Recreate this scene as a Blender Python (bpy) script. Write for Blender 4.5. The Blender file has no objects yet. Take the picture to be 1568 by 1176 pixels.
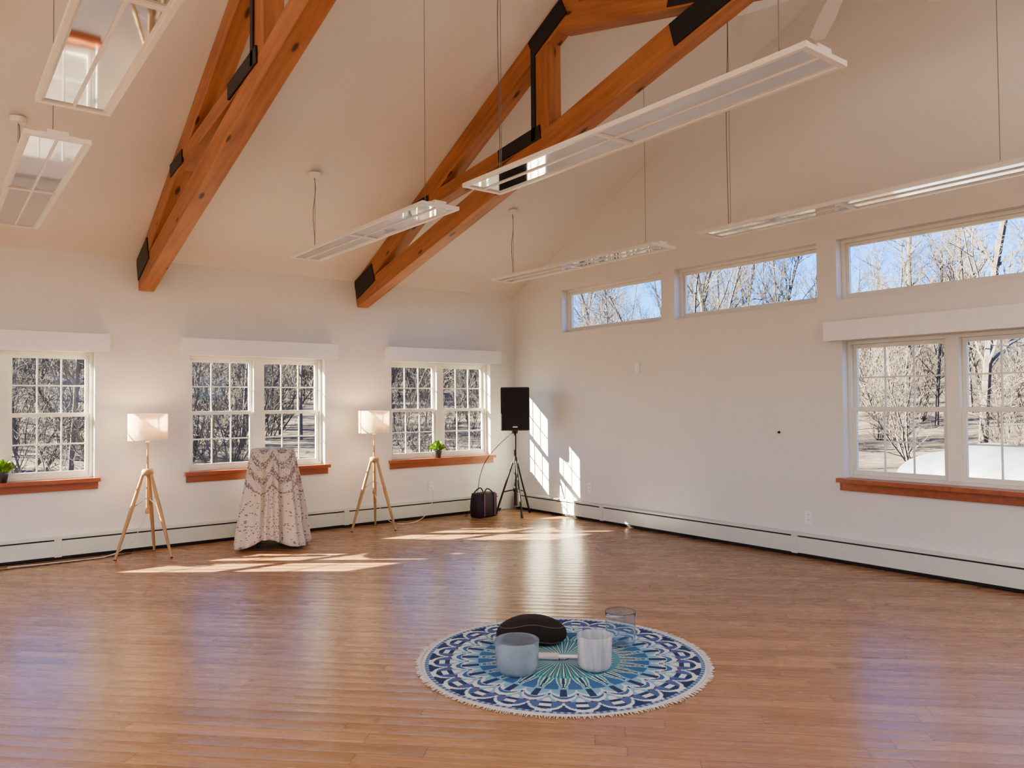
import bpy, math, random
from mathutils import Vector, Matrix, Quaternion
random.seed(7)
scene=bpy.context.scene
COL=scene.collection
# ------------------------------------------------------------------ room constants (metres)
YN=8.29; XE=6.43; YS=-2.55; XW=-6.0; EAVE=2.89; RIDGE_Y=2.87; SL=0.49; WT=0.18
RIDGE_Z=EAVE+SL*(YN-RIDGE_Y)
def ceil_z(y): return EAVE+SL*((YN-y) if y>RIDGE_Y else (y-YS))
# ------------------------------------------------------------------ material helpers
class NT:
    def __init__(s,name):
        s.m=bpy.data.materials.new(name); s.m.use_nodes=True
        s.t=s.m.node_tree; s.b=s.t.nodes['Principled BSDF']; s.out=s.t.nodes['Material Output']
    def n(s,k,**kw):
        x=s.t.nodes.new(k)
        for a,b in kw.items(): setattr(x,a,b)
        return x
    def l(s,a,b): s.t.links.new(a,b)
    def put(s,sock,v):
        if hasattr(v,'is_linked') or isinstance(v,bpy.types.NodeSocket): s.l(v,sock)
        else: sock.default_value=v
    def ma(s,op,a,b=None,c=None,clamp=False):
        x=s.n('ShaderNodeMath',operation=op); x.use_clamp=clamp
        s.put(x.inputs[0],a)
        if b is not None: s.put(x.inputs[1],b)
        if c is not None: s.put(x.inputs[2],c)
        return x.outputs[0]
    def obj(s): return s.n('ShaderNodeTexCoord').outputs['Object']
    def mapping(s,v,scale=(1,1,1),rot=(0,0,0)):
        x=s.n('ShaderNodeMapping'); s.l(v,x.inputs[0]); x.inputs['Scale'].default_value=scale; x.inputs['Rotation'].default_value=rot
        return x.outputs[0]
    def noise(s,v,scale,detail=3,rough=.5):
        x=s.n('ShaderNodeTexNoise'); s.l(v,x.inputs['Vector']); x.inputs['Scale'].default_value=scale
        x.inputs['Detail'].default_value=detail; x.inputs['Roughness'].default_value=rough
        return x.outputs['Fac']
    def ramp(s,f,stops):
        x=s.n('ShaderNodeValToRGB'); s.l(f,x.inputs[0]); e=x.color_ramp.elements
        while len(e)<len(stops): e.new(.5)
        for i,(p,c) in enumerate(stops): e[i].position=p; e[i].color=(*c,1) if len(c)==3 else c
        return x.outputs[0]
    def mix(s,f,a,b,mode='MIX'):
        x=s.n('ShaderNodeMix',data_type='RGBA',blend_type=mode)
        s.put(x.inputs[0],f)
        for i,v in ((6,a),(7,b)):
            if isinstance(v,tuple): x.inputs[i].default_value=(*v,1) if len(v)==3 else v
            else: s.l(v,x.inputs[i])
        return x.outputs[2]
    def bump(s,h,strength=.2,dist=.01):
        x=s.n('ShaderNodeBump'); x.inputs['Strength'].default_value=strength; x.inputs['Distance'].default_value=dist
        s.l(h,x.inputs['Height']); s.l(x.outputs[0],s.b.inputs['Normal'])
def simple(name,col,rough=.5,metal=0,var=.08,scale=20,bump=.0,spec=None,emis=None,estr=0,trans=0,alpha=None,coat=0):
    k=NT(name); o=k.obj(); f=k.noise(o,scale)
    c0=tuple(max(0,c*(1-var)) for c in col); c1=tuple(min(1,c*(1+var)) for c in col)
    k.l(k.ramp(f,[(.3,c0),(.7,c1)]),k.b.inputs['Base Color'])
    k.b.inputs['Roughness'].default_value=rough; k.b.inputs['Metallic'].default_value=metal
    k.b.inputs['Transmission Weight'].default_value=trans
    k.b.inputs['Coat Weight'].default_value=coat
    if spec is not None: k.b.inputs['Specular IOR Level'].default_value=spec
    if emis: k.b.inputs['Emission Color'].default_value=(*emis,1); k.b.inputs['Emission Strength'].default_value=estr
    if bump: k.bump(f,bump,.01)
    return k.m
M_wall=simple('wall_paint',(.755,.745,.72),.42,var=.015,scale=60,bump=.03)
M_ceil=simple('ceiling_paint',(.74,.71,.675),.7,var=.015,scale=50,bump=.03)
M_trimw=simple('white_trim_paint',(.86,.86,.88),.4,var=.02)
M_vinyl=simple('window_vinyl',(.80,.78,.70),.35,var=.02)
M_heater=simple('heater_enamel',(.66,.70,.64),.35,var=.02)
M_dark=simple('dark_gap',(.02,.02,.022),.7)
M_steel=simple('black_steel',(.012,.012,.014),.45,var=.3,scale=40,bump=.1)
M_white=simple('white_enamel',(.82,.82,.80),.3,var=.01)
M_blackp=simple('black_plastic',(.015,.015,.017),.45)
M_cordw=simple('cord_white',(.7,.7,.68),.5)
M_cable=simple('steel_cable',(.25,.25,.25),.4,metal=.7)
M_mirror=simple('reflector_sheet',(.66,.65,.64),.04,metal=1,var=.01)
M_green=simple('leaf_green',(.20,.36,.04),.5,var=.4,scale=30)
M_pot=simple('pot_glaze',(.05,.055,.06),.5)
M_bark=simple('tree_bark',(.078,.064,.055),.9,var=.4,scale=6)
M_bag=simple('bag_nylon',(.022,.016,.026),.6,bump=.3)
M_purple=simple('bag_purple',(.16,.03,.14),.5)
M_cush=simple('cushion_velvet',(.02,.014,.013),.9,bump=.4,scale=60)
M_cushtrim=simple('cushion_piping',(.10,.08,.07),.8)
M_fringe=simple('rug_fringe_cotton',(.60,.58,.54),.9)
M_boat=simple('boat_tarp',(.10,.115,.14),.5,bump=.6,scale=2.2,var=.2)
M_bulb=simple('bulb_glass',(1,.9,.7),.4,emis=(1,.75,.45),estr=8)
# glass
def glassmat():
    k=NT('window_glass'); t=k.t
    tr=k.n('ShaderNodeBsdfTransparent'); tr.inputs[0].default_value=(.93,.96,.96,1)
    g=k.n('ShaderNodeBsdfGlossy'); g.inputs['Roughness'].default_value=.02
    lw=k.n('ShaderNodeLayerWeight'); lw.inputs[0].default_value=.25
    f=k.ma('MULTIPLY',lw.outputs['Fresnel'],.35)
    mx=k.n('ShaderNodeMixShader'); k.l(f,mx.inputs[0]); k.l(tr.outputs[0],mx.inputs[1]); k.l(g.outputs[0],mx.inputs[2])
    k.l(mx.outputs[0],k.out.inputs[0]); return k.m
M_glass=glassmat()
def woodmat(name,dark,light,scale=(1.2,14,14),rough=.45,knots=True,coat=0):
    k=NT(name); o=k.obj(); v=k.mapping(o,scale)
    f=k.noise(v,1.6,5,.6); f2=k.noise(k.mapping(o,(.6,1,1)),1.5,2)
    c=k.ramp(f,[(.3,dark),(.68,light)])
    c=k.mix(k.ma('MULTIPLY',f2,.35),c,tuple(x*.55 for x in dark),'MIX')
    if knots:
        vo=k.n('ShaderNodeTexVoronoi'); k.l(k.mapping(o,(1.6,5,5)),vo.inputs['Vector']); vo.inputs['Scale'].default_value=1.0
        kn=k.ramp(vo.outputs['Distance'],[(.06,(1,1,1)),(.11,(0,0,0))])
        c=k.mix(kn,c,(.07,.026,.012))
    k.l(c,k.b.inputs['Base Color']); k.b.inputs['Roughness'].default_value=rough
    k.b.inputs['Coat Weight'].default_value=coat
    k.bump(f,.15,.01); return k.m
M_beam=woodmat('timber_beam',(.33,.13,.058),(.53,.235,.108))
M_stool=woodmat('sill_cherry',(.34,.10,.04),(.45,.15,.06),knots=False,rough=.3)
M_oak=woodmat('lamp_oak',(.42,.25,.12),(.58,.38,.19),scale=(14,14,1.5),knots=False)
# floor
def floormat():
    k=NT('oak_plank_floor'); s=k.n('ShaderNodeSeparateXYZ'); k.l(k.obj(),s.inputs[0]); x,y=s.outputs[0],s.outputs[1]
    c=.70711; W=.095; L=1.1
    u=k.ma('MULTIPLY',k.ma('SUBTRACT',x,y),c); v=k.ma('MULTIPLY',k.ma('ADD',x,y),c)
    vr=k.ma('DIVIDE',v,W); row=k.ma('FLOOR',vr); fv=k.ma('FRACT',vr)
    wn=k.n('ShaderNodeTexWhiteNoise',noise_dimensions='1D'); k.l(row,wn.inputs['W'])
    uu=k.ma('ADD',k.ma('DIVIDE',u,L),k.ma('MULTIPLY',wn.outputs['Value'],7.3)); colm=k.ma('FLOOR',uu); fu=k.ma('FRACT',uu)
    cb=k.n('ShaderNodeCombineXYZ'); k.l(row,cb.inputs[0]); k.l(colm,cb.inputs[1])
    w2=k.n('ShaderNodeTexWhiteNoise',noise_dimensions='2D'); k.l(cb.outputs[0],w2.inputs['Vector']); idv=w2.outputs['Value']
    cg=k.n('ShaderNodeCombineXYZ'); k.l(k.ma('MULTIPLY',u,1.6),cg.inputs[0]); k.l(k.ma('MULTIPLY',v,28),cg.inputs[1]); k.l(k.ma('MULTIPLY',idv,37),cg.inputs[2])
    gr=k.noise(cg.outputs[0],1.5,4,.6)
    base=k.ramp(idv,[(0,(.31,.175,.092)),(.35,(.355,.202,.107)),(.7,(.38,.22,.118)),(1,(.43,.255,.14))])
    dk=k.mix(1.0,base,(.82,.79,.76),'MULTIPLY')
    col=k.mix(k.ramp(gr,[(.35,(0,0,0)),(.62,(1,1,1))]),dk,base)
    e=k.ma('MINIMUM',fv,k.ma('SUBTRACT',1,fv)); g1=k.ma('LESS_THAN',e,.016)
    e2=k.ma('MINIMUM',fu,k.ma('SUBTRACT',1,fu)); g2=k.ma('LESS_THAN',e2,.0018)
    gap=k.ma('MAXIMUM',g1,g2)
    col=k.mix(k.ma('MULTIPLY',gap,.55),col,(.05,.024,.013))
    k.l(col,k.b.inputs['Base Color'])
    q=k.ma('SUBTRACT',fv,.5); cup=k.ma('MULTIPLY',k.ma('MULTIPLY',q,q),4)
    tilt=k.ma('MULTIPLY',k.ma('SUBTRACT',idv,.5),k.ma('MULTIPLY',q,1.6))
    wav=k.noise(k.obj(),5,2)
    h=k.ma('ADD',k.ma('ADD',cup,tilt),k.ma('MULTIPLY',wav,1.8))
    h=k.ma('ADD',h,k.ma('MULTIPLY',gr,.10))
    k.bump(h,1,.0012)
    k.l(k.ma('ADD',k.ma('MULTIPLY',gr,.12),.21),k.b.inputs['Roughness'])
    k.b.inputs['Specular IOR Level'].default_value=.5
    return k.m
M_floor=floormat()
# ------------------------------------------------------------------ mesh builder
class MB:
    def __init__(s): s.v=[]; s.f=[]; s.mi=[]; s.sm=[]; s.mats=[]; s.xf=None
    def mid(s,m):
        if m not in s.mats: s.mats.append(m)
        return s.mats.index(m)
    def add(s,vs,fs,m,smooth=False):
        o=len(s.v); i=s.mid(m)
        for p in vs:
            p=Vector(p)
            if s.xf: p=s.xf@p
            s.v.append(p)
        for f in fs: s.f.append([o+q for q in f]); s.mi.append(i); s.sm.append(smooth)
    def box(s,x0,x1,y0,y1,z0,z1,m):
        if x0>x1:x0,x1=x1,x0
        if y0>y1:y0,y1=y1,y0
        if z0>z1:z0,z1=z1,z0
        vs=[(x0,y0,z0),(x1,y0,z0),(x1,y1,z0),(x0,y1,z0),(x0,y0,z1),(x1,y0,z1),(x1,y1,z1),(x0,y1,z1)]
        s.add(vs,[(3,2,1,0),(4,5,6,7),(0,1,5,4),(1,2,6,5),(2,3,7,6),(3,0,4,7)],m)
    def cyl(s,p0,p1,r0,r1,m,seg=12,smooth=True,caps=True):
        p0=Vector(p0);p1=Vector(p1); d=(p1-p0).normalized()
        a=d.orthogonal().normalized(); b=d.cross(a)
        vs=[];fs=[]
        for p,r in((p0,r0),(p1,r1)):
            for i in range(seg):
                t=2*math.pi*i/seg; vs.append(p+a*r*math.cos(t)+b*r*math.sin(t))
        for i in range(seg):
            j=(i+1)%seg; fs.append((i,j,seg+j,seg+i))
        s.add(vs,fs,m,smooth)
        if caps:
            s.add(vs[:seg],[tuple(range(seg))[::-1]],m); s.add(vs[seg:],[tuple(range(seg))],m)
    def tube(s,pts,r,m,seg=6):
        for a,b in zip(pts[:-1],pts[1:]): s.cyl(a,b,r,r,m,seg)
    def lathe(s,prof,m,seg=40,c=(0,0,0),wob=None):
        vs=[];fs=[]; n=len(prof)
        for k,(r,z) in enumerate(prof):
            for i in range(seg):
                t=2*math.pi*i/seg; rr=r*(wob(t,k) if wob else 1)
                vs.append((c[0]+rr*math.cos(t),c[1]+rr*math.sin(t),c[2]+z))
        for k in range(n-1):
            for i in range(seg):
                j=(i+1)%seg; fs.append((k*seg+i,k*seg+j,(k+1)*seg+j,(k+1)*seg+i))
        s.add(vs,fs,m,True)
    def obj(s,name,parent=None,loc=None,rot=None,bevel=0):
        me=bpy.data.meshes.new(name); me.from_pydata([tuple(p) for p in s.v],[],s.f); 
        for m in s.mats: me.materials.append(m)
        me.polygons.foreach_set('material_index',s.mi); me.polygons.foreach_set('use_smooth',s.sm)
        me.validate(); me.update()
        o=bpy.data.objects.new(name,me); COL.objects.link(o)
        if loc: o.location=loc
        if rot: o.rotation_euler=rot
        if parent: o.parent=parent
        if bevel:
            b=o.modifiers.new('bevel','BEVEL'); b.width=bevel; b.segments=2; b.limit_method='ANGLE'
        return o
def empty(name,loc=(0,0,0),rotz=0):
    e=bpy.data.objects.new(name,None); COL.objects.link(e); e.location=loc; e.rotation_euler=(0,0,rotz); e.empty_display_size=.1
    return e
# ------------------------------------------------------------------ walls
def wmap(w,u0,u1,d0,d1):
    """u along wall, d outward from interior face -> x0,x1,y0,y1"""
    if w=='N': return (u0,u1,YN+d0,YN+d1)
    if w=='S': return (u0,u1,YS-d0,YS-d1)
    if w=='E': return (XE+d0,XE+d1,u0,u1)
    if w=='W': return (XW-d0,XW-d1,u0,u1)
WINS=[('N',2.17+2.355*k,3.66+2.355*k,.74,1.95,'double') for k in range(-1,2)]
Z0,Z1=.74,1.95
WINS.append(('E',1.80,3.56,Z0,Z1,'double'))
CZ0,CZ1=2.32,2.86
for a,b in ((5.64,7.29),(3.79,5.45),(1.95,3.60),(.10,1.76),(-1.74,-.10)): WINS.append(('E',a,b,CZ0,CZ1,'fixed'))
for k in range(-3,2): WINS.append(('S',2.17+2.355*k,3.66+2.355*k,Z0,2.2,'double'))
WINS.append(('W',4.2,6.4,Z0,2.1,'double')); WINS.append(('W',-.8,1.4,Z0,2.1,'double'))
for a,b in ((5.64,7.29),(3.79,5.45),(1.95,3.60),(.10,1.76)): WINS.append(('W',a,b,CZ0,CZ1,'fixed'))
def wall(name,w,ua,ub,z1):
    b=MB(); hs=[x for x in WINS if x[0]==w]
    us=sorted({ua,ub,*[h[1] for h in hs],*[h[2] for h in hs]}); zs=sorted({0,z1,*[h[3] for h in hs],*[h[4] for h in hs]})
    for i in range(len(us)-1):
        for j in range(len(zs)-1):
            uc=(us[i]+us[i+1])/2; zc=(zs[j]+zs[j+1])/2
            if any(h[1]<uc<h[2] and h[3]<zc<h[4] for h in hs): continue
            b.box(*wmap(w,us[i],us[i+1],0,WT),zs[j],zs[j+1],M_wall)
    if w in'EW':
        xa,xb=(XE,XE+WT) if w=='E' else (XW-WT,XW)
        a=YS;c=YN;t=RIDGE_Z
        vs=[(xa,a,z1),(xa,c,z1),(xa,RIDGE_Y,t),(xb,a,z1),(xb,c,z1),(xb,RIDGE_Y,t)]
        b.add(vs,[(0,2,1),(3,4,5),(0,1,4,3),(1,2,5,4),(2,0,3,5)],M_wall)
    return b.obj(name)
wall('wall_north','N',XW-WT,XE+WT,EAVE); wall('wall_south','S',XW-WT,XE+WT,EAVE)
wall('wall_east','E',YS,YN,EAVE); wall('wall_west','W',YS,YN,EAVE)
b=MB(); b.box(XW-WT,XE+WT,YS-WT,YN+WT,-.12,0,M_floor); b.obj('floor')
b=MB(); xa,xb=XW-WT,XE+WT; th=.2; ov=WT
zN=EAVE-SL*ov
vs=[]
for x in(xa,xb):
    vs+= [(x,YN+ov,zN),(x,RIDGE_Y,RIDGE_Z),(x,YS-ov,zN),(x,YS-ov,zN+th),(x,RIDGE_Y,RIDGE_Z+th),(x,YN+ov,zN+th)]
b.add(vs,[(0,1,7,6),(1,2,8,7),(2,3,9,8),(3,4,10,9),(4,5,11,10),(5,0,6,11),(0,5,4,1),(1,4,3,2),(6,7,10,11),(7,8,9,10)],M_ceil)
b.obj('ceiling')
# ------------------------------------------------------------------ windows
def window(i,w,u0,u1,z0,z1,kind):
    b=MB()
    B=lambda a,c,d0,d1,e,f,m: b.box(*wmap(w,a,c,d0,d1),e,f,m)
    F=.03; g=.001
    B(u0+g,u1-g,.086,.175,z0+.003,z0+F,M_vinyl); B(u0+g,u1-g,.086,.175,z1-F,z1-g,M_vinyl)
    B(u0+g,u0+F,.086,.175,z0+F,z1-F,M_vinyl); B(u1-F,u1-g,.086,.175,z0+F,z1-F,M_vinyl)
    def sash(a,c,e,f,d0,d1,st,sb):
        B(a,a+st,d0,d1,e,f,M_vinyl); B(c-st,c,d0,d1,e,f,M_vinyl)
        B(a+st,c-st,d0,d1,e,e+sb,M_vinyl); B(a+st,c-st,d0,d1,f-st,f,M_vinyl)
    if kind=='double':
        um=(u0+u1)/2; mw=.05
        B(um-mw,um+mw,.075,.174,z0+F,z1-F,M_vinyl)
        zm=(z0+z1)/2
        for a,c in((u0+F+g,um-mw-g),(um+mw+g,u1-F-g)):
            for (e,f,d0) in ((z0+F+g,zm+.018,.100),(zm-.018,z1-F-g,.131)):
                st=.034; sb=.040; d1=d0+.028
                sash(a,c,e,f,d0,d1,st,sb)
                ga,gc,ge,gf=a+st,c-st,e+sb,f-st; dm=d0+.014
                for q in(1,2):
                    x=ga+(gc-ga)*q/3; B(x-.007,x+.007,dm-.005,dm+.005,ge,gf,M_vinyl)
                zz=(ge+gf)/2; B(ga,gc,dm-.0045,dm+.0045,zz-.007,zz+.007,M_vinyl)
                B(ga,gc,dm-.001,dm+.001,ge,gf,M_glass)
            B((a+c)/2-.03,(a+c)/2+.03,.092,.099,zm-.0,zm+.017,M_vinyl)
    else:
        st=.03
        sash(u0+F+g,u1-F-g,z0+F+g,z1-F-g,.11,.14,st,st)
        B(u0+F+st,u1-F-st,.124,.126,z0+F+st,z1-F-st,M_glass)
    o=b.obj('window_%d'%i)
    # daylight portal (sampling aid only)
    ld=bpy.data.lights.new('portal','AREA'); ld.shape='RECTANGLE'; ld.size=u1-u0; ld.size_y=z1-z0; ld.cycles.is_portal=True
    lo=bpy.data.objects.new('daylight_portal',ld); COL.objects.link(lo); lo.parent=o
    c=wmap(w,(u0+u1)/2,(u0+u1)/2,.178,.178); lo.location=(c[0],c[2],(z0+z1)/2)
    nrm={'N':Vector((0,-1,0)),'S':Vector((0,1,0)),'E':Vector((-1,0,0)),'W':Vector((1,0,0))}[w]
    lo.rotation_euler=nrm.to_track_quat('-Z','Z').to_euler()
    if kind=='double':
        t=MB(); t.box(*wmap(w,u0-.045,u1+.045,-.065,-.0005),z0-.034,z0+.002,M_stool); t.box(*wmap(w,u0+g,u1-g,-.0005,.085),z0+.0003,z0+.002,M_stool)
        t.box(*wmap(w,u0-.03,u1+.03,-.022,-.001),z0-.105,z0-.0345,M_stool)
        t.obj('trim_%d'%i,bevel=0)
        v=MB(); zt=z1+.17
        v.box(*wmap(w,u0-.09,u1+.11,-.115,-.100),z1+.0,zt,M_trimw)
        v.box(*wmap(w,u0-.09,u1+.11,-.0995,-.001),zt-.015,zt,M_trimw)
        v.box(*wmap(w,u0-.09,u0-.075,-.0995,-.001),z1,zt-.0155,M_trimw); v.box(*wmap(w,u1+.095,u1+.11,-.0995,-.001),z1,zt-.0155,M_trimw)
        # rolled shade inside the cassette
        x0,x1,y0,y1=wmap(w,u0-.07,u1+.09,-.055,-.055)
        v.cyl((x0,y0,z1+.075),(x1,y1,z1+.075),.036,.036,M_white,14)
        v.obj('window_valance')
for i,wn in enumerate(WINS): window(i+1,*wn)
# ------------------------------------------------------------------ baseboard heaters
def heater(name,w,ua,ub,joints):
    b=MB(); B=lambda a,c,d0,d1,e,f,m: b.box(*wmap(w,a,c,d0,d1),e,f,m)
    B(ua,ub,-.012,-.001,.02,.215,M_heater)
    B(ua,ub,-.050,-.014,.012,.188,M_dark)
    B(ua,ub,-.066,-.058,.035,.172,M_heater)
    B(ua,ub,-.066,-.040,.172,.178,M_heater)
    B(ua,ub,-.060,-.012,.204,.215,M_heater)
    B(ua,ub,-.064,-.060,.192,.215,M_heater)
    B(ua,ub,-.030,-.014,.0,.03,M_dark)
    for j in joints: B(j-.03,j+.03,-.069,-.014,.028,.218,M_heater)
    b.obj(name)
heater('baseboard_north','N',XW+.1,XE-.28,[XW+.12,-3.5,-1.1,1.0,3.9,XE-.31])
heater('baseboard_east','E',YS+.1,YN-.07,[YS+.12,0,1.6,4.02,6.55,YN-.10])
# ------------------------------------------------------------------ trusses
def beam(parent,name,x,p0,p1,depth,width,m,e0=0,e1=0):
    y0,z0=p0;y1,z1=p1; d=Vector((0,y1-y0,z1-z0)); L=d.length; d.normalize()
    b=MB(); b.box(-L/2-e0,L/2+e1,-width/2,width/2,-depth/2,depth/2,m)
    o=b.obj(name,parent=parent,bevel=.006 if m is M_beam else 0)
    X=d; Yv=Vector((1,0,0)); Z=X.cross(Yv)
    R=Matrix((X,Yv,Z)).transposed().to_4x4()
    o.matrix_local=Matrix.Translation((x,(y0+y1)/2,(z0+z1)/2))@R
    return o
def truss(X):
    T=empty('roof_truss',(X,RIDGE_Y,EAVE)); 
    D=.20; W=.145
    off=EAVE
    def P(y,z,side): # mirrored about ridge, local to empty
        yy=y-RIDGE_Y
        return ((yy if side>0 else -yy), z-off)
    cz=lambda y: EAVE+SL*(YN-y)-.5*D*math.hypot(1,SL)-.004
    lz=lambda y: 2.665+.262*(YN-y)
    for sd in(1,-1):
        beam(T,'top_chord',0,P(YN-.02,cz(YN-.02),sd),P(RIDGE_Y,cz(RIDGE_Y),sd),D,W,M_beam)
        ye=1.15
        beam(T,'bottom_chord',0,P(YN-.015,lz(YN-.015),sd),P(ye,lz(ye),sd),D,W-.004*(sd>0),M_beam)
        yp=4.83
        beam(T,'web_post',0,P(yp,lz(yp)+.05,sd),P(yp,cz(yp)-.02,sd),.19,W-.008,M_beam)
        beam(T,'web_strut',0,P(6.9,cz(6.9)+.01,sd),P(4.86,lz(4.86)+.12,sd),.13,W-.010,M_beam)
        PW=W+.02
        # steel gusset plates, slightly proud of both timber faces
        beam(T,'heel_plate',0,P(YN-.02,2.775,sd),P(YN-.46,2.775+.36*.44,sd),.22,PW,M_steel)
        beam(T,'strap_post',0,P(yp+.095,lz(yp)+.06,sd),P(yp+.095,cz(yp)+.02,sd),.05,PW,M_steel)
        a=(lz(4.86)+.12-cz(6.9)-.01)/(6.9-4.86); sz=lambda y: cz(6.9)+.01+a*(6.9-y)
        beam(T,'plate_strut_low',0,P(5.42,sz(5.42)+.0,sd),P(4.84,sz(4.84)+.0,sd),.115,PW,M_steel)
        beam(T,'plate_strut_high',0,P(7.0,sz(7.0),sd),P(6.62,sz(6.62)-.0,sd),.11,PW,M_steel)
        beam(T,'plate_post_top',0,P(yp+.12,cz(yp+.12),sd),P(yp-.3,cz(yp-.3),sd),.16,PW+.002,M_steel)
        beam(T,'plate_cross',0,P(3.42,lz(3.42),sd),P(2.3,lz(2.3),sd),.17,PW+.004*sd,M_steel)
    beam(T,'king_post',0,(0,lz(RIDGE_Y)+.05-off),(0,cz(RIDGE_Y)-off),.18,W-.01,M_beam)
for X in(1.75,4.12,-.61,-2.97,-5.33): truss(X)
# ------------------------------------------------------------------ pendant lights
def fill_light(T,zoff,up,energy,L):  # made-up fill light hung on a pendant, added to brighten the interior
    ld=bpy.data.lights.new('added_fill','AREA'); ld.shape='RECTANGLE'; ld.size=.2; ld.size_y=L-.2; ld.energy=energy; ld.color=(1,.90,.80)
    lo=bpy.data.objects.new('fill_light',ld); COL.objects.link(lo); lo.parent=T; lo.location=(0,0,zoff)
    lo.rotation_euler=(math.pi if up else 0,0,0)
def pendant(X,Yc,L=2.44,z=2.83,on=0):
    T=empty('pendant_light_fixture',(X,Yc,z)); b=MB(); W=.155; H=L/2
    for s in(-1,1):
        b.box(s*W,s*(W-.022),-H,H,-.004,.022,M_white)
        b.box(s*(W-.022),s*(W-.034),-H+.03,H-.03,.004,.018,M_white)
    for yy in(-H,H-.03,-.015): b.box(-W+.022,W-.022,yy,yy+.03,-.003,.020,M_white)
    b.box(-.006,.006,-H+.03,H-.03,-.001,.012,M_white)
    for y0,y1 in((-H+.03,-.015),(.015,H-.03)):
        b.box(-W+.024,-.006,y0,y1,.006,.009,M_mirror); b.box(.006,W-.024,y0,y1,.006,.009,M_mirror)
    b.box(-.05,.05,-H+.01,H-.01,.020,.045,M_white)
    b.box(-.09,.09,-H+.02,-H+.16,.020,.03,M_white); b.box(-.09,.09,H-.16,H-.02,.020,.03,M_white)
    b.obj('fixture_body',parent=T)
    c=MB()
    for s,yy in((1,H-.22),(-1,-H+.22)):
        zc=ceil_z(Yc+yy)-z
        c.cyl((0,yy,.04),(0,yy,zc),.0022,.0022,M_cable,6)
        c.lathe([(0.0,.075),(.012,.075),(.03,.045)],M_white,16,(0,yy,0))
        if s>0:
            p=Vector((0,yy,zc)); c.cyl(p,p+Vector((0,0,-.04)),.058,.05,M_white,24)
            pts=[Vector((.012*math.sin(t*9),yy+.02+.014*math.sin(t*7),.03+(zc-.05)*t)) for t in [q/16 for q in range(17)]]
            c.tube(pts,.0035,M_cable,6)
        else: c.cyl((0,yy,zc),(0,yy,zc-.03),.022,.018,M_white,16)
    c.obj('suspension',parent=T)
    if on: fill_light(T,-.012,False,on*.75,L); fill_light(T,.06,True,on,L)
for X in(.545,2.91,5.28,-1.82,-4.18):
    for Yc in(5.81,2.87,-.62): pendant(X,Yc,on=(21 if (X<0 or Yc<0) else 0))  # only out-of-view fixtures carry the added fill lights
# ------------------------------------------------------------------ ceiling fan
FZ=4.55
T=empty('ceiling_fan',(5.35,RIDGE_Y,FZ)); b=MB()
b.lathe([(0,-.08),(.07,-.075),(.11,-.04),(.12,.0),(.11,.06),(.05,.1),(0,.1)],M_white,32)
b.cyl((0,0,.1),(0,0,RIDGE_Z-FZ-.02),.014,.014,M_white,12); b.cyl((0,0,RIDGE_Z-FZ-.12),(0,0,RIDGE_Z-FZ-.01),.06,.075,M_white,24)
for k in range(5):
    b.xf=Matrix.Rotation(math.radians(46+72*k),4,'Z')@Matrix.Rotation(math.radians(7),4,'Y')@Matrix.Rotation(math.radians(10),4,'X')
    b.box(.08,.2,-.02,.02,-.006,.0,M_white)
    vs=[(.17,-.05,0),(.5,-.068,0),(.78,-.06,0),(.82,0,0),(.78,.06,0),(.5,.068,0),(.17,.05,0)]
    n=len(vs); vs2=[(x,y,.008) for x,y,_ in vs]
    b.add(vs+vs2,[tuple(range(n))[::-1],tuple(range(n,2*n))]+[(i,(i+1)%n,n+(i+1)%n,n+i) for i in range(n)],M_white)
b.xf=None; b.obj('fan_body',parent=T)
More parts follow.
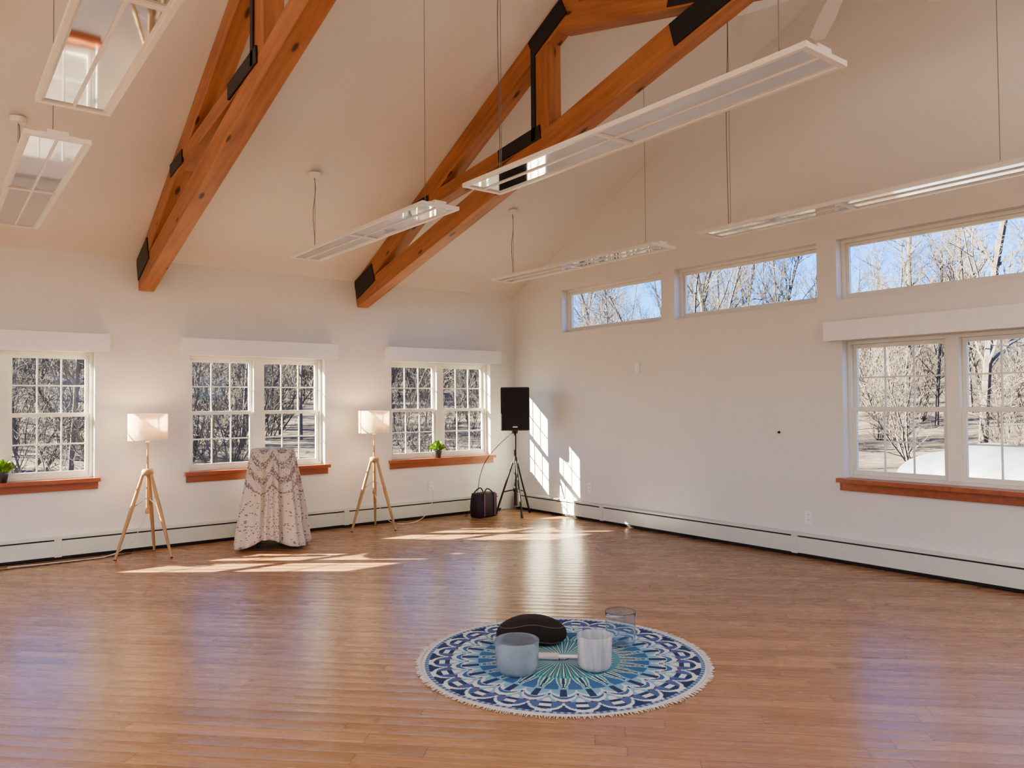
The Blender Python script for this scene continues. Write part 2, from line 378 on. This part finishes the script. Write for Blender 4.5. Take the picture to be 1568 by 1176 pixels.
# ------------------------------------------------------------------ floor lamps
def shademat():
    k=NT('lamp_shade_linen'); o=k.obj(); f=k.noise(k.mapping(o,(1,1,8)),60,2)
    c=k.ramp(f,[(.3,(.80,.72,.60)),(.7,(.90,.82,.70))])
    d=k.n('ShaderNodeBsdfDiffuse'); k.l(c,d.inputs[0]); t=k.n('ShaderNodeBsdfTranslucent'); k.l(c,t.inputs[0])
    m=k.n('ShaderNodeMixShader'); m.inputs[0].default_value=.5; k.l(d.outputs[0],m.inputs[1]); k.l(t.outputs[0],m.inputs[2]); k.l(m.outputs[0],k.out.inputs[0]); return k.m
M_shade=shademat()
def lamp(x,y,rz):
    T=empty('floor_lamp',(x,y,0),rz); SR=.174
    b=MB(); b.lathe([(SR,1.10),(SR,1.35),(SR-.003,1.35),(SR-.003,1.10),(SR,1.10)],M_shade,48); b.obj('shade',parent=T)
    b=MB(); 
    for z in(1.102,1.348): b.tube([Vector(((SR-.002)*math.cos(t),(SR-.002)*math.sin(t),z)) for t in [2*math.pi*q/32 for q in range(33)]],.003,M_trimw,5)
    for k in range(3):
        t=2*math.pi*k/3; b.cyl((0,0,1.30),((SR-.003)*math.cos(t),(SR-.003)*math.sin(t),1.34),.002,.002,M_cable,5)
    b.lathe([(.0,1.24),(.02,1.235),(.03,1.21),(.028,1.18),(.015,1.15),(.014,1.13)],M_bulb,16)
    b.cyl((0,0,1.08),(0,0,1.14),.018,.016,M_white,14)
    b.cyl((0,0,.80),(0,0,1.09),.011,.009,M_oak,12)
    b.lathe([(.0,.83),(.045,.825),(.055,.80),(.05,.77),(.02,.765),(0,.76)],M_oak,20)
    b.cyl((0,0,.42),(0,0,.77),.013,.011,M_oak,10); b.lathe([(0,.40),(.02,.41),(.02,.44),(0,.45)],M_oak,12)
    for k in range(3):
        t=2*math.pi*k/3; c,s=math.cos(t),math.sin(t)
        p0=Vector((.035*c,.035*s,.80)); p1=Vector((.28*c,.28*s,.008)); pm=p0.lerp(p1,.45)
        b.cyl(p0,pm,.014,.020,M_oak,10); b.cyl(pm,p1,.020,.012,M_oak,10)
        b.cyl((.0,0,.56),p0.lerp(p1,.42),.004,.004,M_cable,5)
        b.cyl(p1+Vector((0,0,-.008)),p1+Vector((0,0,.004)),.012,.012,M_blackp,10)
    b.obj('tripod_stand',parent=T)
    ld=bpy.data.lights.new('lamp_bulb','POINT'); ld.energy=4; ld.color=(1,.62,.34); ld.shadow_soft_size=.035
    lo=bpy.data.objects.new('bulb_light',ld); COL.objects.link(lo); lo.parent=T; lo.location=(0,0,1.285)
lamp(1.69,7.88,math.radians(65)); lamp(4.08,7.89,math.radians(60))
# ------------------------------------------------------------------ draped side table
def clothmat():
    k=NT('mandala_cloth'); o=k.obj(); s=k.n('ShaderNodeSeparateXYZ'); k.l(o,s.inputs[0])
    ang=k.ma('ARCTAN2',s.outputs[1],s.outputs[0]); z=s.outputs[2]
    pet=k.ma('ABSOLUTE',k.ma('SINE',k.ma('MULTIPLY',ang,4)))
    zz=k.ma('ADD',k.ma('MULTIPLY',z,22),k.ma('MULTIPLY',pet,2.6))
    rings=k.ma('GREATER_THAN',k.ma('SINE',k.ma('MULTIPLY',zz,1.9)),.1)
    band=k.ma('GREATER_THAN',k.ma('ADD',z,k.ma('MULTIPLY',pet,.08)),.62)
    cb=k.n('ShaderNodeCombineXYZ'); k.l(k.ma('MULTIPLY',ang,.35),cb.inputs[0]); k.l(z,cb.inputs[1])
    vo=k.n('ShaderNodeTexVoronoi'); k.l(cb.outputs[0],vo.inputs['Vector']); vo.inputs['Scale'].default_value=40
    dots=k.ma('LESS_THAN',vo.outputs['Distance'],.27)
    fine=k.ma('GREATER_THAN',k.noise(o,75,2),.48)
    low=k.ma('MULTIPLY',dots,k.ma('SUBTRACT',1,band)); hi=k.ma('MULTIPLY',k.ma('MULTIPLY',rings,fine),band)
    f=k.ma('MULTIPLY',k.ma('MAXIMUM',low,k.ma('MAXIMUM',hi,k.ma('MULTIPLY',k.ma('MULTIPLY',dots,band),.7))),.88)
    hue=k.ramp(k.noise(o,6,2),[(.42,(.20,.125,.085)),(.58,(.13,.115,.18))])
    c=k.mix(f,(.60,.54,.47),hue); k.l(c,k.b.inputs['Base Color']); k.b.inputs['Roughness'].default_value=.9
    k.bump(k.noise(o,200,2),.1,.002); return k.m
M_cloth=clothmat()
def draped(x,y,rz):
    T=empty('cloth_draped_side_table',(x,y,0),rz)
    b=MB(); NTH=260; A0=.213
    def sup(t,p,a): return a/((abs(math.cos(t))**p+abs(math.sin(t))**p)**(1/p))
    vs=[];fs=[]
    R=[('t',q/6) for q in range(1,7)]+[('s',q/26) for q in range(1,27)]
    for kind,q in R:
        for i in range(NTH):
            t=2*math.pi*i/NTH
            if kind=='t':
                r=sup(t,7,A0-.003)*q; z=.985-.012*(q**8)
            else:
                cr=abs(math.sin(2*t))**3
                hem=.03+.09*(1-cr)*(.5+.5*math.sin(3*t+1))
                hem=max(.015,hem)
                z=.973-(.973-hem)*q
                p=7-4.0*min(1,q*1.3)
                w1=math.sin(11*t+1.6*math.sin(2*t)+q*.9); fold=math.copysign(abs(w1)**.75,w1)*.75+.45*math.sin(19*t+2+1.5*q)+.3*math.sin(31*t)
                r=sup(t,p,A0+.10*q**1.2)+fold*.046*min(1,q*1.5)**.8+.07*cr*q*q
            vs.append((r*math.cos(t),r*math.sin(t),z))
    vs.append((0,0,.985)); ctr=len(vs)-1
    for i in range(NTH): fs.append((ctr,i,(i+1)%NTH))
    for k in range(len(R)-1):
        for i in range(NTH):
            j=(i+1)%NTH; fs.append((k*NTH+i,(k+1)*NTH+i,(k+1)*NTH+j,k*NTH+j))
    b.add(vs,fs,M_cloth,True); o=b.obj('tablecloth',parent=T); m=o.modifiers.new('sol','SOLIDIFY'); m.thickness=.002
    b=MB(); b.box(-.18,.18,-.18,.18,.945,.968,M_blackp)
    for sx in(-1,1):
        for sy in(-1,1): b.cyl((sx*.13,sy*.13,0),(sx*.13,sy*.13,.945),.018,.02,M_blackp,10)
    b.obj('table_frame',parent=T)
draped(2.83,7.70,math.radians(-20))
# ------------------------------------------------------------------ speaker on tripod
T=empty('speaker_on_stand',(6.0,7.73,0),math.radians(-128)) # local +X faces the room
b=MB()
W2,D2=.185,.16
vs=[(D2,-W2,1.08),(D2,W2,1.08),(-D2,W2*.72,1.08),(-D2,-W2*.72,1.08),(D2,-W2,1.63),(D2,W2,1.63),(-D2,W2*.72,1.60),(-D2,-W2*.72,1.60)]
b.add(vs,[(3,2,1,0),(4,5,6,7),(0,1,5,4),(1,2,6,5),(2,3,7,6),(3,0,4,7)],M_blackp)
o=b.obj('speaker_cabinet',parent=T,bevel=.015)
b=MB()
M_grille=simple('speaker_grille',(.018,.018,.02),.5,metal=.3,scale=300,var=.9,bump=.5)
b.box(D2,D2+.006,-W2+.02,W2-.02,1.105,1.605,M_grille)
b.box(D2+.006,D2+.009,-.03,.03,1.12,1.135,M_white)
b.obj('speaker_grille',parent=T)
b=MB(); b.cyl((0,0,.62),(0,0,1.08),.0175,.0175,M_blackp,16); b.cyl((0,0,.12),(0,0,.72),.021,.021,M_blackp,16)
b.cyl((0,0,.66),(0,0,.74),.034,.03,M_blackp,16); b.cyl((0,0,.30),(0,0,.35),.032,.032,M_blackp,16); b.cyl((0,0,1.04),(0,0,1.085),.04,.05,M_blackp,16)
for k in range(3):
    t=2*math.pi*k/3+.3; c,s=math.cos(t),math.sin(t)
    b.cyl((.03*c,.03*s,.69),(.26*c,.26*s,.014),.0125,.0125,M_blackp,10)
    b.cyl((.03*c,.03*s,.32),(.165*c,.165*s,.29),.008,.008,M_blackp,8)
    b.cyl((.25*c,.25*s,.03),(.27*c,.27*s,.0),.018,.016,M_blackp,10)
b.obj('tripod',parent=T)
# ------------------------------------------------------------------ tote bag
T=empty('tote_bag',(5.61,7.89,0),math.radians(10)); b=MB()
vs=[];fs=[];NB=32
prof=[(.9,0),(1.0,.02),(1.02,.12),(1.0,.22),(.93,.29),(.90,.30)]
for k,(q,z) in enumerate(prof):
    for i in range(NB):
        t=2*math.pi*i/NB; c,s=math.cos(t),math.sin(t)
        a=.17/((abs(c)**5+abs(s*1.0)**5)**.2)*q
        vs.append((a*c*(1+.03*math.sin(5*t+z*20)),a*s*.58,z))
for k in range(len(prof)-1):
    for i in range(NB):
        j=(i+1)%NB; fs.append((k*NB+i,k*NB+j,(k+1)*NB+j,(k+1)*NB+i))
fs.append(tuple(range((len(prof)-1)*NB,len(prof)*NB))); fs.append(tuple(range(NB))[::-1])
b.add(vs,fs,M_bag,True)
for sx in(-.09,.09):
    b.box(sx-.009,sx+.009,-.108,-.102,.02,.29,M_purple)
    b.box(sx-.009,sx+.009,.102,.108,.02,.29,M_purple)
b.box(.165,.178,-.06,.06,.05,.28,M_purple)
for sy in(-.095,.095):
    pts=[Vector((-.09+.18*q/10,sy*(1-.3*math.sin(math.pi*q/10)),.285+.07*math.sin(math.pi*q/10))) for q in range(11)]
    b.tube(pts,.008,M_bag,8)
b.obj('bag_body',parent=T)
# ------------------------------------------------------------------ plants on sills
def plant(x,y,z,s=1):
    T=empty('potted_plant',(x,y,z)); b=MB()
    b.lathe([(0,0),(.03*s,0),(.042*s,.06*s),(.044*s,.075*s),(.038*s,.075*s),(.036*s,.065*s),(0,.065*s)],M_pot,24); b.obj('pot',parent=T)
    b=MB(); rnd=random.Random(int(x*100))
    for k in range(220):
        a=rnd.uniform(0,6.283); el=rnd.uniform(.1,1.5); R=.075*s*rnd.uniform(.5,1)
        p=Vector((math.cos(a)*math.cos(el)*R,math.sin(a)*math.cos(el)*R*.7,.075*s+math.sin(el)*R))
        d=(p-Vector((0,0,.07*s))).normalized(); side=d.cross(Vector((rnd.uniform(-1,1),rnd.uniform(-1,1),1))).normalized()
        L=.022*s; w=.008*s
        b.add([p-d*L,p+side*w,p+d*L+Vector((0,0,-.003)),p-side*w],[(0,1,2,3)],M_green)
        if k%6==0: b.cyl((0,0,.065*s),p,.0015,.001,M_green,4)
    b.obj('foliage',parent=T)
plant(5.17,YN-.015,Z0+.0025,1.35); plant(.56,YN-.01,Z0+.0025,1.3)
# ------------------------------------------------------------------ outlets etc.
def outlet(w,u,z):
    b=MB(); b.box(*wmap(w,u-.036,u+.036,-.006,-.0005),z-.058,z+.058,M_trimw)
    for q in(-.024,.024):
        b.box(*wmap(w,u-.017,u+.017,-.0085,-.006),z+q-.014,z+q+.014,M_trimw)
        for e in(-.006,.006): b.box(*wmap(w,u+e-.0015,u+e+.0015,-.0092,-.0085),z+q-.006,z+q+.006,M_dark)
    b.obj('wall_outlet',bevel=.001)
outlet('E',3.91,.36); outlet('E',6.81,.39); outlet('N',5.08,.39)
b=MB(); b.box(*wmap('E',5.965,6.035,-.012,-.0005),1.765,1.88,M_trimw); b.box(*wmap('E',5.99,6.01,-.018,-.012),1.805,1.84,M_trimw); b.obj('light_switch',bevel=.001)
b=MB(); b.cyl((XE-.012,4.2,1.13),(XE-.0005,4.2,1.13),.010,.012,M_dark,14); b.obj('wall_hook')
# cords
def cord(pts,m,r=.004,name='power_cord'):
    cu=bpy.data.curves.new(name,'CURVE'); cu.dimensions='3D'; sp=cu.splines.new('NURBS'); sp.points.add(len(pts)-1)
    for p,q in zip(sp.points,pts): p.co=(*q,1)
    sp.use_endpoint_u=True; sp.order_u=3; cu.bevel_depth=r; cu.materials.append(m); o=bpy.data.objects.new(name,cu); COL.objects.link(o)
cord([(-.6,7.9,.006),(.2,8.05,.006),(.9,8.0,.006),(1.3,8.05,.006),(1.6,8.12,.006)],M_blackp)
cord([(1.69,7.88,.42),(1.62,7.92,.2),(1.45,7.98,.03),(1.2,8.05,.006),(.6,8.12,.006)],M_cordw)
cord([(4.08,7.89,.42),(4.2,7.9,.1),(4.45,7.95,.006),(4.75,8.02,.01),(4.95,8.12,.1),(5.08,8.2,.28),(5.08,8.275,.36)],M_cordw)
cord([(6.0,7.73,1.08),(5.85,7.9,.9),(5.75,8.15,.6),(5.70,8.18,.1),(5.4,8.0,.006)],M_blackp)
# ------------------------------------------------------------------ rug
def rugcol(r,t):
    N=24; f=lambda n,ph=0:((t/(2*math.pi)*n+ph)%1)
    tri=abs(f(N)-.5)*2; tri2=abs(f(N,.5)-.5)*2
    navy=(.014,.035,.125); blue=(.04,.14,.34); sky=(.20,.42,.60); white=(.64,.68,.72); teal=(.01,.24,.27); green=(.06,.32,.24); vio=(.11,.10,.27)
    if r<.05: return navy if r>.03 else white
    if r<.36:
        q=f(48)
        if q<.24: return white
        if r<.16: return teal if q<.7 else sky
        if q<.38: return navy
        if .55<q<.80: return green
        return sky if q<.55 else teal
    if r<.40: return sky if f(96)<.5 else teal
    if r<.60:
        e=(r-.40)/.20
        w=1-e**1.5
        if tri<w*.20: return navy
        if tri<w*.40: return white
        if tri<w*.74: return green if e<.6 else teal
        if tri<w*.90: return white
        return sky if tri2>.55 else blue
    if r<.80:
        e=(r-.60)/.20; arch=math.sqrt(max(0,1-tri*tri))
        if abs(e-arch*.9)<.085: return white
        if e<arch*.9:
            if tri<.22 and e<.6: return navy
            if abs(e-arch*.55)<.08: return white
            return blue if e>arch*.45 else sky
        d=math.hypot(tri2*.9,(e-.95))
        return white if d<.25 else (sky if d<.5 else navy)
    if r<.95:
        e=(r-.80)/.15; arch=math.sqrt(max(0,1-tri2*tri2))
        if abs(e-arch*.85)<.10: return white
        if e<arch*.85:
            if tri2<.3: return white if .2<e<.5 else navy
            return blue if (int(e*6)%2) else vio
        return white if (e>.8 and tri>.55) else (navy if e>.45 else blue)
    if r<.975: return vio if f(144)<.5 else sky
    return white
T=empty('round_mandala_rug',(2.825,3.225,0),.2); RR=.785
NRg,NTg=150,576
vs=[];fs=[];cols=[]
for k in range(NRg+1):
    r=k/NRg
    for i in range(NTg):
        t=2*math.pi*i/NTg; rr=RR*r*(1+.006*math.sin(5*t)*r)
        vs.append((rr*math.cos(t),rr*math.sin(t),.006+.0008*math.sin(7*t+r*9)))
for k in range(NRg):
    for i in range(NTg):
        j=(i+1)%NTg; fs.append((k*NTg+i,k*NTg+j,(k+1)*NTg+j,(k+1)*NTg+i)); cols.append(rugcol((k+.5)/NRg,2*math.pi*(i+.5)/NTg))
me=bpy.data.meshes.new('rug_cloth'); me.from_pydata(vs,[],fs)
ca=me.color_attributes.new('pattern','FLOAT_COLOR','CORNER')
arr=[]
for p,c in zip(me.polygons,cols):
    for _ in range(p.loop_total): arr+= [*c,1]
ca.data.foreach_set('color',arr)
k=NT('rug_print'); at=k.n('ShaderNodeAttribute'); at.attribute_name='pattern'; nz=k.noise(k.obj(),9,3)
mm=k.mix(k.ma('MULTIPLY',nz,.2),at.outputs['Color'],(.30,.37,.43)); k.l(mm,k.b.inputs['Base Color']); k.b.inputs['Roughness'].default_value=.95; k.b.inputs['Specular IOR Level'].default_value=.1
k.bump(k.noise(k.obj(),500,1),.3,.001); me.materials.append(k.m)
o=bpy.data.objects.new('rug_cloth',me); COL.objects.link(o); o.parent=T
b=MB(); b.lathe([(RR-.004,.001),(RR+.004,.001),(RR+.006,.008),(RR-.002,.010),(RR-.004,.001)],M_fringe,160)
for i in range(420):
    t=2*math.pi*i/420+random.uniform(-.004,.004); L=random.uniform(.018,.032); dt=random.uniform(-.012,.012)
    b.cyl((RR*math.cos(t),RR*math.sin(t),.006),((RR+L)*math.cos(t+dt),(RR+L)*math.sin(t+dt),.004),.0032,.0026,M_fringe,5)
b.obj('rug_fringe',parent=T)
# ------------------------------------------------------------------ bowls
def bowlmat(name,c1,c2,trans,rough,streak=False,ior=1.35):
    k=NT(name); o=k.obj(); v=k.mapping(o,(1,1,.12) if streak else (1,1,1)); f=k.noise(v,28 if streak else 9,3)
    k.l(k.ramp(f,[(.35,c1),(.65,c2)]),k.b.inputs['Base Color']); k.b.inputs['Roughness'].default_value=rough
    k.b.inputs['Transmission Weight'].default_value=trans; k.b.inputs['IOR'].default_value=ior
    return k.m
MB1=bowlmat('frosted_blue_crystal',(.66,.76,.84),(.82,.89,.95),.85,.22,ior=1.2)
MB2=bowlmat('streaked_white_crystal',(.60,.66,.72),(.97,.98,.98),.6,.22,True,ior=1.3)
MB3=bowlmat('clear_crystal',(.76,.87,.95),(.86,.94,1),.97,.04,ior=1.16)
def bowl(x,y,R,H,m,th=.006):
    T=empty('crystal_singing_bowl',(x,y,.0075)); b=MB(); rb=R*.5
    prof=[(0,.0)]
    for q in range(0,9):
        a=-math.pi/2+q/8*math.pi/2; prof.append((rb+(R*.95-rb)*math.cos(a),rb*.9+rb*.9*math.sin(a)))
    prof+=[(R*.97,H*.6),(R*.985,H*.85),(R,H-.004),(R-th/2,H),(R-th,H-.004)]
    prof+=[(R*.985-th,H*.85),(R*.97-th,H*.6)]
    for q in range(8,-1,-1):
        a=-math.pi/2+q/8*math.pi/2; prof.append((rb+(R*.95-rb)*math.cos(a)-th*math.cos(a),rb*.9+(rb*.9-th)*math.sin(a)))
    prof.append((0,th)); b.lathe(prof,m,56); b.obj('bowl_shell',parent=T)
bowl(2.48,3.195,.117,.178,MB1,.006); bowl(2.835,2.98,.095,.185,MB2,.006); bowl(3.24,3.185,.09,.195,MB3,.0035)
# cushion (crescent zafu)
T=empty('meditation_cushion',(2.85,3.53,.007),math.radians(-38)); b=MB(); vs=[];fs=[]; A,Bn=72,20
def cush(t,ph,s=1):
    c=math.cos(t); sn=math.sin(t)
    r=.205*(abs(math.cos(ph))**.5)
    x=r*c; y=r*sn*.68
    if y<0: y*= (1-.5*math.exp(-(x/.09)**2))   # concave front of the crescent
    pl=1+.02*math.sin(24*t)*math.cos(ph)
    H=.078
    z=H+H*math.copysign(abs(math.sin(ph))**.85,math.sin(ph))
    z*=1-.22*min(1,(x/.2)**2)
    return (x*pl,y*pl,max(.0,z))
for q in range(Bn+1):
    ph=-math.pi/2+math.pi*q/Bn
    for i in range(A): vs.append(cush(2*math.pi*i/A,ph))
for q in range(Bn):
    for i in range(A):
        j=(i+1)%A; fs.append((q*A+i,q*A+j,(q+1)*A+j,(q+1)*A+i))
b.add(vs,fs,M_cush,True)
for ph in(.6,-.6):
    pts=[Vector(cush(2*math.pi*i/A,ph))*1.0 for i in range(A+1)]; b.tube(pts,.0035,M_cushtrim,5)
b.obj('cushion_body',parent=T)
# mallet
T=empty('singing_bowl_mallet',(2.80,3.20,.0075),math.radians(-42)); b=MB()
b.cyl((-.13,0,.019),(-.02,0,.019),.019,.019,M_fringe,18); b.cyl((-.02,0,.019),(.12,0,.019),.010,.010,M_trimw,14)
b.obj('mallet_body',parent=T)
# ------------------------------------------------------------------ outside
def hz(x,y):
    d=max(0,math.hypot(max(0,x-8),max(0,y-9))-9)
    return min(7.5,-.35+ .11*d + .35*math.sin(x*.13+1)*math.cos(y*.11)*min(1,d/10))
b=MB(); G=64; S=150; vs=[];fs=[]
for i in range(G+1):
    for j in range(G+1):
        x=-S+2*S*i/G; y=-S+2*S*j/G; vs.append((x,y,hz(x,y)))
for i in range(G):
    for j in range(G): fs.append((i*(G+1)+j,(i+1)*(G+1)+j,(i+1)*(G+1)+j+1,i*(G+1)+j+1))
kg=NT('leaf_litter_ground'); f=kg.noise(kg.obj(),1.4,8,.75); kg.l(kg.ramp(f,[(.36,(.030,.021,.015)),(.52,(.072,.054,.039)),(.68,(.13,.105,.083))]),kg.b.inputs['Base Color']); kg.b.inputs['Roughness'].default_value=1
b.add(vs,fs,kg.m,True); b.obj('ground_terrain')
def treemesh(seed,H,thick=.010,bush=False):
    rnd=random.Random(seed); b=MB()
    def grow(p,d,L,r,lev):
        n={0:10,1:6,2:4,3:2}[lev]; st=L/n
        for i in range(n):
            r1=r*(1-(.62 if lev==0 else .7)/n) if i<n-1 or lev==0 else r*.3
            jit={0:.07,1:.2,2:.28,3:.3}[lev]
            d=(d+Vector((rnd.uniform(-1,1),rnd.uniform(-1,1),rnd.uniform(-.6,1)))*jit).normalized()
            q=p+d*st; b.cyl(p,q,r,r1,M_bark,6 if lev==0 else 3,lev<2,False); p=q; r=r1
            if lev<3 and (lev>0 or i>=1):
                for _ in range({0:3,1:2,2:2}[lev]):
                    a=rnd.uniform(0,6.283); o=d.orthogonal().normalized(); o.rotate(Quaternion(d,a))
                    nd=(d*rnd.uniform(.5,1.0)+o*rnd.uniform(.6,1.0)+Vector((0,0,.2))).normalized()
                    grow(p,nd,L*{0:.36,1:.42,2:.5}[lev]*rnd.uniform(.6,1.1)*(1-.35*i/n),max(.006,r*{0:.42,1:.5,2:.55}[lev]),lev+1)
    if bush:
        for q in range(5):
            a=rnd.uniform(0,6.28); grow(Vector((.15*math.cos(a),.15*math.sin(a),-.2)),Vector((.45*math.cos(a),.45*math.sin(a),1)).normalized(),H*rnd.uniform(.6,1),H*.009,1)
    else: grow(Vector((0,0,-.3)),Vector((0,0,1)),H,H*thick,0)
    me=bpy.data.meshes.new('tree_mesh'); me.from_pydata([tuple(v) for v in b.v],[],b.f); me.materials.append(M_bark); me.update(); return me
TM=[treemesh(s,h) for s,h in((1,13),(2,15),(3,11),(4,14),(5,9))]
BM=[treemesh(s,h,bush=True) for s,h in((21,3.2),(22,4.2),(23,2.4))]
T=empty('woodland_trees'); rnd=random.Random(11)
def blocked(x,y,h):
    if x<11 and y<15: return True
    if 10<x<19.5 and y<11: return True
    t=(y-8.3)/.6; X=x+.8*t
    if -2.5<X<7.5 and 0<t<(h+1)/.5+4: return True
    return False
def scatter(N,lib,dmin,dmax,sc,hh):
    n=0
    while n<N:
        a=rnd.uniform(math.radians(-15),math.radians(100)); d=math.sqrt(rnd.uniform(dmin**2,dmax**2))
        x=d*math.cos(a); y=d*math.sin(a); s=rnd.choice(sc)
        n+=1
        if blocked(x,y,hh*s): continue
        o=bpy.data.objects.new('bare_tree',rnd.choice(lib)); COL.objects.link(o); o.parent=T; o.location=(x,y,hz(x,y)-.1)
        o.rotation_euler=(0,0,rnd.uniform(0,6.28)); o.scale=(s,s,s*rnd.uniform(.85,1.2))
scatter(200,TM,20,70,[.4,.5,.6,.8,.9],15); scatter(80,TM,60,100,[.5,.7],15); scatter(760,BM,17,60,[.6,.9,1.2],4.2)
# covered boat outside the east window
T=empty('tarp_covered_boat',(14.6,5.0,-.33),math.radians(65)); b=MB(); vs=[];fs=[]; NA,NBb=40,24
for i in range(NA+1):
    u=i/NA*2-1; w=1.05*(1-abs(u)**3.2)+.02; hgt=.92*(1-abs(u)**4)*(1+.07*math.sin(u*9))+.02
    for j in range(NBb+1):
        a=math.pi*j/NBb; sag=1-.10*abs(math.sin(u*12))*math.sin(2*a)**2
        vs.append((u*2.9,w*math.cos(a)*(1+.03*math.sin(u*30)),hgt*sag*math.sin(a)**.6))
for i in range(NA):
    for j in range(NBb): fs.append((i*(NBb+1)+j,(i+1)*(NBb+1)+j,(i+1)*(NBb+1)+j+1,i*(NBb+1)+j+1))
b.add(vs,fs,M_boat,True); b.obj('tarp_hull',parent=T)
# ------------------------------------------------------------------ light
sun=bpy.data.lights.new('sun','SUN'); sun.energy=52; sun.angle=.009; sun.color=(1,.84,.60)
so=bpy.data.objects.new('sun_light',sun); COL.objects.link(so); so.location=(-10,17,12)
so.rotation_euler=Vector((1,-.79,-.63)).to_track_quat('-Z','Y').to_euler()
w=bpy.data.worlds.new('sky'); scene.world=w; w.use_nodes=True; nt=w.node_tree; bg=nt.nodes['Background']
sk=nt.nodes.new('ShaderNodeTexSky'); sk.sky_type='NISHITA'; sk.sun_disc=False; sk.sun_elevation=math.radians(29); sk.sun_rotation=math.radians(307); sk.air_density=1.0; sk.dust_density=.05; sk.ozone_density=4
mx=nt.nodes.new('ShaderNodeMix'); mx.data_type='RGBA'; mx.blend_type='MULTIPLY'; mx.inputs[0].default_value=1; mx.inputs[7].default_value=(.24,.58,1.05,1)
nt.links.new(sk.outputs[0],mx.inputs[6]); nt.links.new(mx.outputs[2],bg.inputs[0]); bg.inputs[1].default_value=.34
# ------------------------------------------------------------------ camera
cam=bpy.data.cameras.new('cam'); co=bpy.data.objects.new('camera',cam); COL.objects.link(co); scene.camera=co
cam.sensor_width=36; cam.lens=26.84; cam.clip_end=500
p=math.radians(1.48); rl=math.radians(.45)
f0=Vector((.610,.792,0)).normalized(); r0=Vector((f0.y,-f0.x,0))
fw=(f0*math.cos(p)+Vector((0,0,math.sin(p)))).normalized(); up0=r0.cross(fw)
r=r0*math.cos(rl)-up0*math.sin(rl); up=up0*math.cos(rl)+r0*math.sin(rl)
R=Matrix((r,up,-fw)).transposed().to_4x4(); co.matrix_world=Matrix.Translation((0,0,1.42))@R
scene.view_settings.view_transform='AgX'; scene.view_settings.exposure=1.1
try: scene.view_settings.look='AgX - Medium High Contrast'
except Exception: pass
